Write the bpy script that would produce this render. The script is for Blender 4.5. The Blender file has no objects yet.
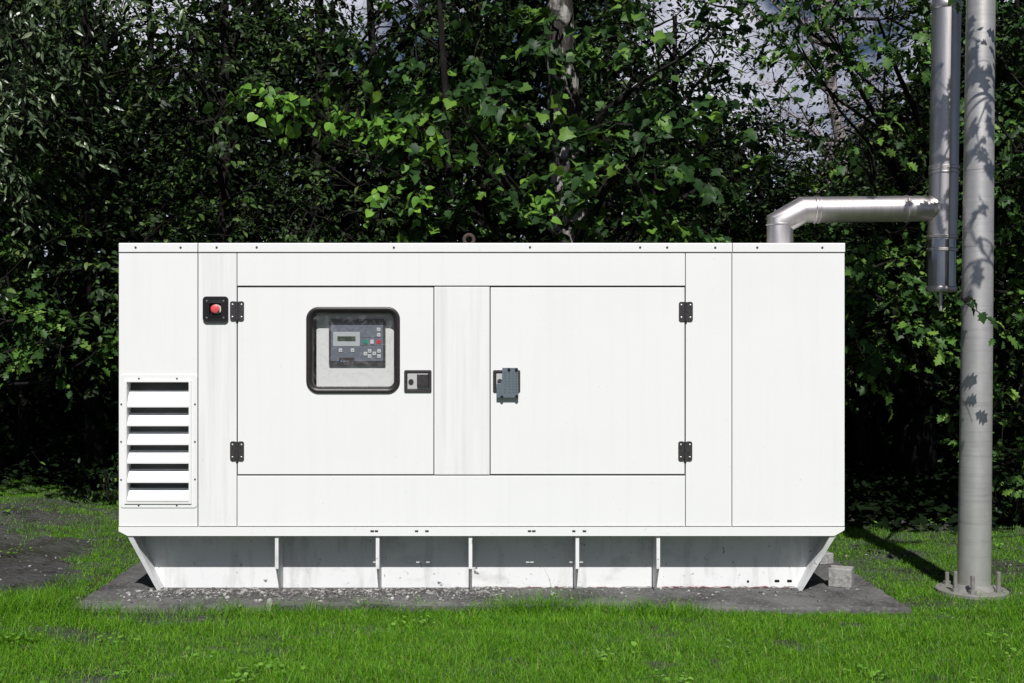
import bpy, bmesh, math, random
import numpy as np
from mathutils import Vector, Matrix
R = math.radians
random.seed(7); rng = np.random.default_rng(11)
S = bpy.context.scene
COL = S.collection

# ------------------------------------------------------------ camera, sky, sun, exposure
F = 1200.0; CX = 485.0; CY = 330.0; CAMZ = 1.323; CAMD = 6.0       # focal (px), vanishing point, eye height, distance to the cabinet front
cam_d = bpy.data.cameras.new('camera'); cam = bpy.data.objects.new('camera', cam_d); COL.objects.link(cam)
cam.location = (0, -CAMD, CAMZ); cam.rotation_euler = (R(90), 0, 0)
cam_d.sensor_width = 36; cam_d.lens = F / 1024 * 36
cam_d.shift_x = 0.0264; cam_d.shift_y = -0.0112
cam_d.clip_start = 0.05; cam_d.clip_end = 1000
S.camera = cam
SUN_EL = 48
w = bpy.data.worlds.new('World'); S.world = w; w.use_nodes = True
nt = w.node_tree; nt.nodes.clear()
out = nt.nodes.new('ShaderNodeOutputWorld'); bg = nt.nodes.new('ShaderNodeBackground')
sky = nt.nodes.new('ShaderNodeTexSky'); sky.sky_type = 'NISHITA'; sky.sun_disc = False
sky.sun_elevation = R(SUN_EL); sky.sun_rotation = R(180); sky.dust_density = .6; sky.air_density = .42
tc = nt.nodes.new('ShaderNodeTexCoord'); ns = nt.nodes.new('ShaderNodeTexNoise'); ns.inputs['Scale'].default_value = 5.5
ns.inputs['Detail'].default_value = 7; ns.inputs['Roughness'].default_value = .6
rp = nt.nodes.new('ShaderNodeValToRGB'); rp.color_ramp.elements[0].position = .37; rp.color_ramp.elements[1].position = .55
mx = nt.nodes.new('ShaderNodeMix'); mx.data_type = 'RGBA'
mx.inputs[7].default_value = (15, 15, 17, 1)
nt.links.new(tc.outputs['Generated'], ns.inputs['Vector']); nt.links.new(ns.outputs['Fac'], rp.inputs['Fac'])
sxyz = nt.nodes.new('ShaderNodeSeparateXYZ'); nt.links.new(tc.outputs['Generated'], sxyz.inputs[0])      # clouds masked to the north, so bright sky gaps leave ambient light low
cb = nt.nodes.new('ShaderNodeMapRange'); cb.inputs['From Min'].default_value = .45; cb.inputs['From Max'].default_value = .85; nt.links.new(sxyz.outputs['Y'], cb.inputs['Value'])
cm = nt.nodes.new('ShaderNodeMath'); cm.operation = 'MULTIPLY'; nt.links.new(rp.outputs['Color'], cm.inputs[0]); nt.links.new(cb.outputs[0], cm.inputs[1]); nt.links.new(cm.outputs[0], mx.inputs[0]); hs = nt.nodes.new('ShaderNodeHueSaturation'); hs.inputs['Saturation'].default_value = .95; nt.links.new(sky.outputs[0], hs.inputs['Color']); nt.links.new(hs.outputs[0], mx.inputs[6])
nt.links.new(mx.outputs[2], bg.inputs['Color']); bg.inputs['Strength'].default_value = 0.05
nt.links.new(bg.outputs[0], out.inputs['Surface'])
sd = bpy.data.lights.new('sun', 'SUN'); sd.energy = 5.0; sd.angle = R(.5); sd.color = (1, .988, .968)
so = bpy.data.objects.new('sun', sd); COL.objects.link(so); so.rotation_euler = (R(90 - SUN_EL), 0, R(1.0)); so.location = (0, -8, 10)
S.view_settings.view_transform = 'Standard'; S.view_settings.look = 'None'
S.view_settings.exposure = -0.03; S.view_settings.gamma = 1; S.view_settings.use_curve_mapping = False
S.cycles.max_bounces = 6; S.cycles.transparent_max_bounces = 8; S.cycles.diffuse_bounces = 3
S.cycles.transmission_bounces = 3

# ------------------------------------------------------------ helpers
def X(px, d=CAMD): return (px - CX) / F * d
def Z(py, d=CAMD): return CAMZ - (py - CY) / F * d
def P(px, py, d): return Vector((X(px, d), d - CAMD, Z(py, d)))
GZ = -0.03

def obj(name, me, mat, parent=None):
    if isinstance(me, bmesh.types.BMesh):
        bm = me; me = bpy.data.meshes.new(name)
        bmesh.ops.recalc_face_normals(bm, faces=bm.faces); bm.to_mesh(me); bm.free()
    o = bpy.data.objects.new(name, me); COL.objects.link(o)
    me.materials.clear()
    if mat: me.materials.append(mat)
    if parent: o.parent = parent; 
    return o
def tag(o, label=None, cat=None, group=None, kind=None):
    if label: o['label'] = label
    if cat: o['category'] = cat
    if group: o['group'] = group
    if kind: o['kind'] = kind
    return o
def thing(name, label, cat, group=None, loc=(0, 0, 0)):
    o = bpy.data.objects.new(name, None); COL.objects.link(o); o.location = loc; o.empty_display_size = .2
    return tag(o, label, cat, group)
def box(bm, x0, x1, y0, y1, z0, z1):
    v = [bm.verts.new(p) for p in [(x0,y0,z0),(x1,y0,z0),(x1,y1,z0),(x0,y1,z0),(x0,y0,z1),(x1,y0,z1),(x1,y1,z1),(x0,y1,z1)]]
    for f in [(0,1,2,3),(4,5,6,7),(0,1,5,4),(1,2,6,5),(2,3,7,6),(3,0,4,7)]: bm.faces.new([v[i] for i in f])
def Box(*a):
    bm = bmesh.new(); box(bm, *a); return bm
def prism(bm, pts, y0, y1, axis='y'):
    """polygon pts (u,v) extruded: axis y -> (u, y, v), axis x -> (x, u, v)"""
    f = (lambda u, v, t: (u, t, v)) if axis == 'y' else (lambda u, v, t: (t, u, v))
    a = [bm.verts.new(f(u, v, y0)) for u, v in pts]; b = [bm.verts.new(f(u, v, y1)) for u, v in pts]
    n = len(pts); bm.faces.new(a); bm.faces.new(b[::-1])
    for i in range(n): bm.faces.new((a[i], a[(i+1) % n], b[(i+1) % n], b[i]))
def bevel(o, w=.0015, seg=2):
    m = o.modifiers.new('bevel', 'BEVEL'); m.width = w; m.segments = seg; m.limit_method = 'ANGLE'; m.angle_limit = R(40)
    m.harden_normals = False
    return o
def smooth(o, ang=None):
    for p in o.data.polygons: p.use_smooth = True
    if ang:
        try: o.data.set_sharp_from_angle(angle=R(ang))
        except Exception: pass
    return o
def rrect(cx, cz, w, h, r, n=6):
    r = min(r, w/2 - 1e-4, h/2 - 1e-4); pts = []
    for k, (sx, sz) in enumerate(((1,1),(-1,1),(-1,-1),(1,-1))):
        for i in range(n):
            a = R(90*k + 90*i/(n-1))
            pts.append((cx + sx*(w/2-r) + r*math.cos(a), cz + sz*(h/2-r) + r*math.sin(a)))
    return pts
def loft(bm, rings, closed=False, cap0=False, cap1=False):
    vs = [[bm.verts.new(p) for p in r] for r in rings]; n = len(rings[0]); m = len(vs)
    for j in range(m if closed else m-1):
        a, b = vs[j], vs[(j+1) % m]
        for i in range(n): bm.faces.new((a[i], a[(i+1) % n], b[(i+1) % n], b[i]))
    if cap0: bm.faces.new(vs[0][::-1])
    if cap1: bm.faces.new(vs[-1])
def rrloft(bm, cx, cz, w, h, r, prof, closed=False, cap0=False, cap1=False, n=6):
    """prof: (inset, y)"""
    loft(bm, [[(u, y, v) for u, v in rrect(cx, cz, w-2*i, h-2*i, max(r-i, .0008), n)] for i, y in prof], closed, cap0, cap1)
def tube(bm, path, rad, n=16, caps=True):
    """mitred tube; rad may be a list"""
    path = [Vector(p) for p in path]; m = len(path)
    rad = rad if isinstance(rad, (list, tuple)) else [rad]*m
    dirs = [(path[i+1]-path[i]).normalized() for i in range(m-1)]
    u = dirs[0].orthogonal().normalized()
    rings = []
    for i in range(m):
        if i == 0: t = dirs[0]; k = 1
        elif i == m-1: t = dirs[-1]; k = 1
        else:
            t = (dirs[i-1]+dirs[i]).normalized(); k = 1
        u = (u - t*u.dot(t)).normalized(); v = t.cross(u)
        ring = []
        dd = dirs[min(i, m-2)]
        # circle in the plane across the segment, slid along the segment onto the mitre plane
        uu = (u - dd*u.dot(dd)).normalized(); vv = dd.cross(uu)
        for j in range(n):
            a = 2*math.pi*j/n
            q = (uu*math.cos(a)+vv*math.sin(a))*rad[i]
            den = dd.dot(t)
            q = q - dd*(q.dot(t)/den) if abs(den) > .2 else q
            ring.append(path[i]+q)
        rings.append(ring)
    loft(bm, rings, False, caps, caps)
def disc_cyl(bm, c, r, y0, y1, n=12, dome=0):
    rings = [[(c[0]+r*math.cos(2*math.pi*i/n), y1, c[1]+r*math.sin(2*math.pi*i/n)) for i in range(n)],
             [(c[0]+r*math.cos(2*math.pi*i/n), y0, c[1]+r*math.sin(2*math.pi*i/n)) for i in range(n)]]
    if dome:
        rings.append([(c[0]+.7*r*math.cos(2*math.pi*i/n), y0-dome*.7, c[1]+.7*r*math.sin(2*math.pi*i/n)) for i in range(n)])
        rings.append([(c[0]+.25*r*math.cos(2*math.pi*i/n), y0-dome, c[1]+.25*r*math.sin(2*math.pi*i/n)) for i in range(n)])
    loft(bm, rings, False, True, True)

# ------------------------------------------------------------ materials
def mat(name, col, rough=.5, metal=0, spec=.5, noise=None, bump=None, coord='Object'):
    """noise: list of (scale vec, detail, lo, hi, colour2) mixes; bump: (scale, strength)"""
    m = bpy.data.materials.new(name); m.use_nodes = True; t = m.node_tree; b = t.nodes['Principled BSDF']
    b.inputs['Base Color'].default_value = (*col, 1); b.inputs['Roughness'].default_value = rough
    b.inputs['Metallic'].default_value = metal; b.inputs['Specular IOR Level'].default_value = spec
    g = t.nodes.new('ShaderNodeTexCoord')
    last = None
    for sc, det, lo, hi, c2, amt in (noise or []):
        mp = t.nodes.new('ShaderNodeMapping'); mp.inputs['Scale'].default_value = sc
        n = t.nodes.new('ShaderNodeTexNoise'); n.inputs['Scale'].default_value = 1; n.inputs['Detail'].default_value = det
        n.inputs['Roughness'].default_value = .6
        r = t.nodes.new('ShaderNodeMapRange'); r.inputs['From Min'].default_value = lo; r.inputs['From Max'].default_value = hi
        r.inputs['To Max'].default_value = amt
        x = t.nodes.new('ShaderNodeMix'); x.data_type = 'RGBA'
        t.links.new(g.outputs[coord], mp.inputs['Vector']); t.links.new(mp.outputs[0], n.inputs['Vector'])
        t.links.new(n.outputs['Fac'], r.inputs['Value']); t.links.new(r.outputs[0], x.inputs[0])
        if last: t.links.new(last, x.inputs[6])
        else: x.inputs[6].default_value = (*col, 1)
        x.inputs[7].default_value = (*c2, 1); last = x.outputs[2]
    if last: t.links.new(last, b.inputs['Base Color'])
    if bump:
        mp = t.nodes.new('ShaderNodeMapping'); mp.inputs['Scale'].default_value = bump[0]
        n = t.nodes.new('ShaderNodeTexNoise'); n.inputs['Scale'].default_value = 1; n.inputs['Detail'].default_value = 6
        bb = t.nodes.new('ShaderNodeBump'); bb.inputs['Strength'].default_value = bump[1]; bb.inputs['Distance'].default_value = bump[2] if len(bump) > 2 else .01
        t.links.new(g.outputs[coord], mp.inputs['Vector']); t.links.new(mp.outputs[0], n.inputs['Vector'])
        t.links.new(n.outputs['Fac'], bb.inputs['Height']); t.links.new(bb.outputs[0], b.inputs['Normal'])
    return m
M = {}
def v3(s): return (s, s, s)
def white(name, streak=.16, dirt=.2, lo=.52):
    return mat(name, (.80, .795, .79), .5, 0, .3,
        noise=[((26, 26, 1.1), 4, lo, .82, (.60, .60, .59), streak), (v3(1.7), 5, .5, .8, (.68, .68, .67), dirt),
               (v3(60), 3, .68, .74, (.35, .33, .31), .35)], bump=((3, 3, 3), .05, .01))
M['white'] = white('white_paint'); M['white_streak'] = white('streaked_white_paint', .65, .4, .42)
M['skid'] = mat('skid_paint', (.78, .78, .78), .55, 0, .3, noise=[((5, 5, 9), 6, .56, .72, (.42, .41, .39), .45), (v3(38), 4, .66, .72, (.14, .13, .12), .8), (v3(11), 3, .68, .72, (.05, .05, .05), .9), ((14, 14, 3), 5, .52, .68, (.30, .29, .28), .32)], bump=(v3(40), .1, .004))
M['seal'] = mat('door_seal', (.035, .03, .028), .7)
M['inner'] = mat('inner_steel', (.16, .16, .16), .7)
M['rubber'] = mat('rubber_gasket', (.022, .017, .019), .42, noise=[(v3(80), 3, .5, .8, (.08, .07, .07), .4)])
M['blackplastic'] = mat('black_plastic', (.012, .011, .012), .35)
M['darksteel'] = mat('dark_hinge_steel', (.10, .092, .095), .38, .6, noise=[(v3(120), 3, .45, .7, (.03, .027, .027), .8)])
M['screwsteel'] = mat('screw_steel', (.5, .5, .48), .35, .9)
M['rivet'] = mat('dark_screw', (.10, .095, .09), .5, .6)
M['chrome'] = mat('bright_steel', (.62, .62, .61), .4, .35)
M['cover'] = mat('grey_cover_plate', (.16, .20, .225), .45, .3, noise=[(v3(300), 4, .5, .68, (.05, .07, .09), .7)])
M['red'] = mat('red_plastic', (.72, .09, .11), .35); M['cream'] = mat('cream_plastic', (.62, .62, .52), .5)
M['panelblue'] = mat('panel_blue_grey', (.14, .155, .195), .5, noise=[((60, 60, 60), 3, .5, .8, (.22, .24, .28), .6)])
M['panelbezel'] = mat('panel_bezel', (.045, .036, .04), .5)
M['lcdframe'] = mat('pale_screen_frame', (.48, .50, .52), .5); M['lcd'] = mat('lcd_glass', (.045, .065, .04), .25)
M['green'] = mat('green_key', (.0, .26, .19), .5); M['redkey'] = mat('red_key', (.55, .03, .05), .5); M['whitekey'] = mat('white_key', (.62, .63, .62), .5)
M['bluedot'] = mat('blue_mark', (.1, .35, .7), .5)
M['rust'] = mat('rusty_iron', (.05, .034, .03), .8, .2, noise=[(v3(60), 4, .45, .65, (.09, .05, .04), .8)])
M['exhaust'] = mat('stainless_steel', (.77, .715, .70), .42, 1, noise=[((30, 30, 3), 4, .4, .8, (.52, .50, .50), .8)], bump=((60, 60, 6), .06, .002))
M['mirror'] = mat('polished_steel', (.55, .53, .54), .2, 1, noise=[((30, 30, 3), 4, .4, .8, (.3, .29, .3), .8)])
M['galv'] = mat('galvanised_steel', (.72, .69, .67), .42, .7, noise=[((9, 9, 5), 6, .42, .66, (.56, .54, .53), .7), ((3, 3, 60), 3, .5, .75, (.30, .29, .29), .35)], bump=((14, 14, 60), .12, .003))
M['flange'] = mat('flange_steel', (.25, .24, .23), .75, .2, noise=[(v3(25), 6, .45, .7, (.17, .15, .13), .8)], bump=(v3(40), .4, .004))
M['concrete'] = mat('old_concrete', (.135, .132, .128), .9, 0, .2, noise=[(v3(3.2), 8, .42, .66, (.045, .043, .042), .95), (v3(50), 5, .54, .66, (.28, .275, .268), .5), (v3(9), 6, .60, .72, (.025, .024, .023), .6)], bump=(v3(30), .7, .012))
M['blockcon'] = mat('block_concrete', (.34, .335, .32), .9, 0, .2, noise=[(v3(40), 5, .45, .65, (.20, .195, .185), .8), (v3(140), 3, .6, .7, (.09, .09, .085), .8)], bump=(v3(70), .6, .006))
M['stone'] = mat('gravel_stone', (.12, .115, .11), .9, 0, .2, noise=[(v3(25), 3, .44, .62, (.50, .49, .47), .9), (v3(60), 3, .5, .6, (.06, .055, .05), .7)])
M['soil'] = mat('bare_soil', (.068, .066, .066), .95, 0, .1, noise=[(v3(6), 8, .45, .65, (.028, .025, .023), .9), (v3(55), 5, .58, .68, (.17, .16, .155), .7), (v3(1.1), 4, .5, .66, (.030, .036, .018), .7)], bump=(v3(26), 1, .03))
M['bark'] = mat('grey_bark', (.05, .045, .04), .9, 0, .15, noise=[((28, 28, 5), 6, .42, .6, (.025, .02, .018), .9), (v3(4), 4, .54, .60, (.40, .38, .36), .85), ((40, 40, 7), 5, .5, .6, (.09, .08, .07), .7)], bump=((34, 34, 6), 1, .03))
M['darkbark'] = mat('dark_bark', (.020, .018, .016), .9, 0, .15, noise=[((28, 28, 5), 6, .42, .6, (.009, .008, .007), .9), (v3(7), 4, .60, .68, (.09, .085, .08), .5)], bump=((34, 34, 6), 1, .02))
M['palebark'] = mat('pale_dead_wood', (.30, .27, .27), .9, 0, .15, noise=[((20, 20, 5), 5, .42, .6, (.14, .12, .12), .8)])

def leafmat(name, cols, rough=.45, trans=.22, spec=.4):
    m = bpy.data.materials.new(name); m.use_nodes = True; t = m.node_tree; b = t.nodes['Principled BSDF']; o = t.nodes['Material Output']
    g = t.nodes.new('ShaderNodeNewGeometry'); r = t.nodes.new('ShaderNodeValToRGB'); cr = r.color_ramp
    while len(cr.elements) < len(cols): cr.elements.new(.5)
    for e, (p, c) in zip(cr.elements, cols): e.position = p; e.color = (*c, 1)
    t.links.new(g.outputs['Random Per Island'], r.inputs['Fac'])
    t.links.new(r.outputs[0], b.inputs['Base Color']); b.inputs['Roughness'].default_value = rough; b.inputs['Specular IOR Level'].default_value = spec
    tr = t.nodes.new('ShaderNodeBsdfTranslucent'); t.links.new(r.outputs[0], tr.inputs['Color'])
    x = t.nodes.new('ShaderNodeMixShader'); x.inputs[0].default_value = trans
    t.links.new(b.outputs[0], x.inputs[1]); t.links.new(tr.outputs[0], x.inputs[2]); t.links.new(x.outputs[0], o.inputs['Surface'])
    return m
M['maple'] = leafmat('broad_leaf', [(0, (.016, .044, .012)), (.45, (.021, .054, .014)), (.75, (.045, .105, .022)), (.93, (.12, .23, .03))], .5, .2, .28)
M['bright'] = leafmat('young_leaf', [(0, (.05, .13, .02)), (.5, (.10, .23, .03)), (1, (.20, .38, .045))], .5, .28, .28)
M['oak'] = leafmat('lobed_leaf', [(0, (.018, .048, .010)), (.5, (.033, .084, .017)), (.82, (.09, .19, .030)), (1, (.20, .32, .06))], .5, .2, .28)
M['slim'] = leafmat('slender_leaf', [(0, (.026, .05, .018)), (.6, (.06, .10, .04)), (.9, (.13, .18, .085)), (1, (.26, .31, .18))], .36, .15, .6)
M['small'] = leafmat('small_leaf', [(0, (.010, .024, .006)), (.5, (.019, .042, .009)), (.88, (.05, .10, .018)), (1, (.12, .17, .04))], .5, .15, .25)
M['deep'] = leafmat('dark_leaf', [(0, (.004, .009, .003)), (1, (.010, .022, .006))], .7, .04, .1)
M['mauve'] = leafmat('dry_leaf', [(0, (.14, .11, .12)), (1, (.32, .27, .29))], .6, .2)
M['grass'] = leafmat('grass_blade', [(0, (.040, .14, .004)), (.4, (.080, .25, .006)), (.76, (.15, .37, .012)), (.92, (.27, .48, .03)), (.96, (.22, .23, .08)), (1, (.34, .30, .16))], .5, .3, .3)
M['weed'] = leafmat('weed_leaf', [(0, (.09, .24, .02)), (1, (.20, .40, .04))], .5, .25)

# lawn tone varies in patches from blade to blade
def patchy(m, c2, amt):
    t = m.node_tree; tc_ = t.nodes.new('ShaderNodeTexCoord'); n_ = t.nodes.new('ShaderNodeTexNoise'); n_.inputs['Scale'].default_value = 5.5; n_.inputs['Detail'].default_value = 5
    mr_ = t.nodes.new('ShaderNodeMapRange'); mr_.inputs['From Min'].default_value = .44; mr_.inputs['From Max'].default_value = .66; mr_.inputs['To Max'].default_value = amt
    ramp = [n for n in t.nodes if n.type == 'VALTORGB'][0]; x = t.nodes.new('ShaderNodeMix'); x.data_type = 'RGBA'; x.inputs[7].default_value = (*c2, 1)
    t.links.new(tc_.outputs['Object'], n_.inputs['Vector']); t.links.new(n_.outputs['Fac'], mr_.inputs['Value']); t.links.new(mr_.outputs[0], x.inputs[0]); t.links.new(ramp.outputs[0], x.inputs[6])
    for n in t.nodes:
        if n.type == 'BSDF_PRINCIPLED': t.links.new(x.outputs[2], n.inputs['Base Color'])
        if n.type == 'BSDF_TRANSLUCENT': t.links.new(x.outputs[2], n.inputs['Color'])
patchy(M['grass'], (.15, .34, .02), .5)

# ------------------------------------------------------------ ground
def proj(x, y, z=GZ):
    d = y + CAMD; return CX + x / d * F, CY + (CAMZ - z) / d * F
def sm(a, b, t): t = np.clip((t-a)/(b-a), 0, 1); return t*t*(3-2*t)
_ph = rng.uniform(0, 6.28, (24, 2)); 
def fnoise(x, y, s):
    v = 0*x
    for k in range(8):
        a = _ph[k, 0]*3.1+k; f = s*(1+.55*k)
        v = v + np.sin(f*(x*np.cos(a)+y*np.sin(a)) + _ph[k, 1]) / (1+.4*k)
    return v / 2.6
def gheight(x, y):
    h = GZ + .012*fnoise(x, y, 2.3) + .006*fnoise(y, x, 8)
    L = sm(-2.1, -2.7, x)*sm(-.6, .4, y); h = h + L*(.035*fnoise(x+3, y, 3.1)+.018*fnoise(y, x, 7.5)) + .16*sm(-2.0, -4.0, x)*sm(.3, 3, y)
    far = np.sqrt(x**2+y**2); h = h + sm(18, 60, far)*.6
    inside = (x > -2.1) & (x < 2.12) & (y > -.45) & (y < 1.7)
    return np.where(inside, np.minimum(h, GZ-.0+.002), h)
xs = np.concatenate([-np.geomspace(400, 5.2, 22), np.linspace(-5, 5, 201), np.geomspace(5.2, 400, 22)])
ys = np.concatenate([[-300, -100, -40, -15, -8], np.linspace(-6, 6, 221), np.geomspace(6.3, 400, 26)])
gx, gy = np.meshgrid(xs, ys); gz = gheight(gx, gy)
V = np.stack([gx, gy, gz], -1).reshape(-1, 3); nx, ny = len(xs), len(ys)
i, j = np.meshgrid(np.arange(nx-1), np.arange(ny-1)); a = (j*nx+i).ravel()
Fc = np.stack([a, a+1, a+1+nx, a+nx], -1)
def np_mesh(name, V, loops, starts, totals):
    me = bpy.data.meshes.new(name); me.vertices.add(len(V)); me.vertices.foreach_set('co', np.ascontiguousarray(V, dtype=np.float32).ravel())
    me.loops.add(len(loops)); me.loops.foreach_set('vertex_index', loops.astype(np.int32).ravel())
    me.polygons.add(len(starts)); me.polygons.foreach_set('loop_start', starts.astype(np.int32)); me.polygons.foreach_set('loop_total', totals.astype(np.int32))
    me.update(calc_edges=True); me.validate(); return me
def quads_mesh(name, V, Fc):
    k = Fc.shape[1]; n = len(Fc)
    return np_mesh(name, V, Fc.ravel(), np.arange(n)*k, np.full(n, k))
g = obj('ground', quads_mesh('ground', V, Fc), M['soil']); smooth(g); tag(g, kind='structure')

# slab under the set, with a worn irregular edge
bm = bmesh.new()
def edge_pts():
    P0 = [(-1.985, -.25), (2.035, -.285), (2.01, 1.62), (-1.985, 1.62)]; pts = []
    for k in range(4):
        a, b = Vector(P0[k]), Vector(P0[(k+1) % 4]); n = 90 if k % 2 == 0 else 40
        nrm = Vector(((b-a).y, -(b-a).x)).normalized()
        for q in range(n):
            t = q/n; amp = .006
            off = amp*math.sin(q*1.7)+random.uniform(-.006, .004)
            if k == 0 and .06 < t < .40 and random.random() < .3: off -= .015
            pts.append(a.lerp(b, t)+nrm*off*(1 if 0 < q else 0))
    return pts
ep = edge_pts(); c = Vector((0, .68))
rings = []
for ins, z in ((.0, GZ-.12), (.0, -.016), (.004, -.007), (.013, -.0005), (.03, 0)):
    rings.append([((p.x-c.x)*(1-ins/2)+c.x, (p.y-c.y)*(1-ins)+c.y, z) for p in ep])
loft(bm, rings, False, True, True)
o = obj('concrete_slab', bm, M['concrete']); smooth(o, 35)
tag(o, 'flat worn dark grey concrete slab beneath the white generator', 'slab')

# ------------------------------------------------------------ generator set
DEP = 1.18
G = thing('generator_set', 'large white steel generator enclosure with two doors, louvre and control window on a concrete slab', 'generator', loc=(0, 0, 0))
def gp(name, bm, m, parent=G, bev=None, label=None):
    o = obj(name, bm, M[m], parent)
    if bev: bevel(o, bev)
    if label: o['label'] = label
    return o
ZT = Z(243); ZC = Z(252); ZB = Z(526.5); ZL = Z(535.7)
XL, XR = X(119), X(845)
g1 = .0016
def panel(name, x0, x1, y0, y1, m='white', th=.022, parent=G, bev=.0022, gap=g1, label=None):
    return gp(name, Box(X(x0)+gap, X(x1)-gap, 0, th, Z(y1)+gap, Z(y0)-gap), m, parent, bev, label)
# shell: roof, sides, back, floor, dark inner frame with an opening behind the control window
bm = bmesh.new()
box(bm, XL, XL+.02, .024, DEP, ZB+.002, ZC); box(bm, XR-.02, XR, .024, DEP, ZB+.002, ZC)
box(bm, XL+.021, XR-.021, DEP-.02, DEP-.001, ZB+.002, ZC)
gp('shell', bm, 'white')
bm = bmesh.new(); yb0, yb1 = .0235, .05
wx0, wx1, wz0, wz1 = X(302), X(404), Z(399), Z(302)
lx0, lx1, lz0, lz1 = X(126), X(192), Z(503), Z(381)
box(bm, XL+.022, lx0, yb0, yb1, ZB+.003, ZC-.002); box(bm, lx1, wx0, yb0, yb1, ZB+.003, ZC-.002); box(bm, wx1, XR-.022, yb0, yb1, ZB+.003, ZC-.002)
for a0, a1, c0, c1 in ((lx0, lx1, lz0, lz1), (wx0, wx1, wz0, wz1)):
    box(bm, a0, a1, yb0, yb1, ZB+.003, c0); box(bm, a0, a1, yb0, yb1, c1, ZC-.002)
gp('inner_frame', bm, 'seal')
panel('end_panel', 198, 237, 252, 526.5, 'white_streak', label='narrow streaked corner post carrying the stop button')
panel('panel', 237, 685.5, 252, 286, label='long narrow panel above the doors')
panel('panel', 434, 490, 286.5, 475, 'white_streak', label='streaked post between the two doors')
panel('panel', 237, 685.5, 475.5, 526.5, label='long low panel below the doors')
panel('panel', 685.5, 732, 252, 526.5, label='narrow post right of the second door')
panel('end_panel', 732, 845, 252, 526.5, label='plain wide panel at the right end')
# left end panel with the louvre opening
bm = bmesh.new()
x0, x1, z0, z1 = X(119), X(198)-g1*1.5, ZB+g1, ZC-g1
def ring_plate(bm, x0, x1, z0, z1, hx0, hx1, hz0, hz1, r, y0, y1, n=6):
    o_ = rrect((x0+x1)/2, (z0+z1)/2, x1-x0, z1-z0, .0012, n); i_ = rrect((hx0+hx1)/2, (hz0+hz1)/2, hx1-hx0, hz1-hz0, r, n)
    loft(bm, [[(u, y0, v) for u, v in o_], [(u, y0, v) for u, v in i_], [(u, y1, v) for u, v in i_], [(u, y1, v) for u, v in o_]], True)
ring_plate(bm, x0, x1, z0, z1, X(127.5), X(189.5), Z(502), Z(382.2), .002, 0, .022)
gp('end_panel', bm, 'white', label='left end panel around the louvre')
# roof and its trim strips
bm = bmesh.new(); box(bm, XL+.002, XR-.002, .03, DEP+.01, ZC+.004, ZT-.004); gp('roof', bm, 'white')
for a0, a1 in ((119, 198), (198.4, 732.2), (732.4, 845)):
    bm = bmesh.new(); prism(bm, [(-.006, ZC), (-.006, ZT-.004), (-.002, ZT), (.028, ZT), (.028, ZT-.006), (.0, ZT-.006), (.0, ZC)], X(a0)+.001, X(a1)-.001, 'x')
    gp('roof_trim', bm, 'white', bev=.001)
# floor and base lip with slots
gp('floor', Box(XL+.004, XR-.004, .028, DEP-.002, ZL+.02, ZB-.002), 'inner')
bm = bmesh.new(); LY0, LY1 = -.006, .0
slots = [(370.5, 374.2), (374.9, 378.2), (415, 418.3), (425.2, 428.8), (527.8, 531.2), (532, 535.6), (572.2, 575.4), (582.6, 586.2)]
sz0, sz1 = Z(532.3), Z(530)
x = X(128)
ctop = ZB-g1
for a0, a1 in slots:
    box(bm, x, X(a0), LY0, LY1, ZL, ctop); box(bm, X(a0), X(a1), LY0, LY1, ZL, sz0); box(bm, X(a0), X(a1), LY0, LY1, sz1, ctop); x = X(a1)
box(bm, x, X(834), LY0, LY1, ZL, ctop)
prism(bm, [(X(128), ZL), (X(128), ctop), (X(119), ctop), (X(119), Z(531))], LY0, LY1)
prism(bm, [(X(834), ZL), (X(834), ctop), (X(844.5), ctop), (X(844), Z(530))], LY0, LY1)
bmesh.ops.remove_doubles(bm, verts=bm.verts, dist=1e-5)
gp('base_rail', bm, 'white')
gp('rail_shelf', Box(XL+.01, XR-.01, -.0, .04, ZB-.010, ZB-.003), 'white')
# skid
RY = .165; sk = bmesh.new()
dR = CAMD+RY
ztop = ZL+.019
prism(sk, [(X(136, dR), ztop), (X(164, dR), 0.0), (X(797, dR), 0.0), (X(827, dR), ztop)], RY, RY+.008)
box(sk, X(170), X(790), RY+.008, DEP-.15, .0, .006); prism(sk, [(X(136, dR), ztop), (X(164, dR), 0.0), (X(797, dR), 0.0), (X(827, dR), ztop)], DEP-.158, DEP-.15)
skid = gp('skid', sk, 'skid')
for gxp in (276.5, 377.5, 470.5, 577.5, 658.5):
    bm = bmesh.new(); xx = X(gxp)
    prism(bm, [(.006, ZL+.018), (.006, ZL), (.010, .125), (.105, .002), (RY, .002), (RY, ZL+.018)], xx-.005, xx+.005, 'x')
    prism(bm, [(.0055, ZL-.003), (.0055, .127), (.0085, .127), (.0085, ZL-.003)], xx-.009, xx+.009, 'x')
    o = gp('gusset', bm, 'skid', skid, .001)
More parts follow.
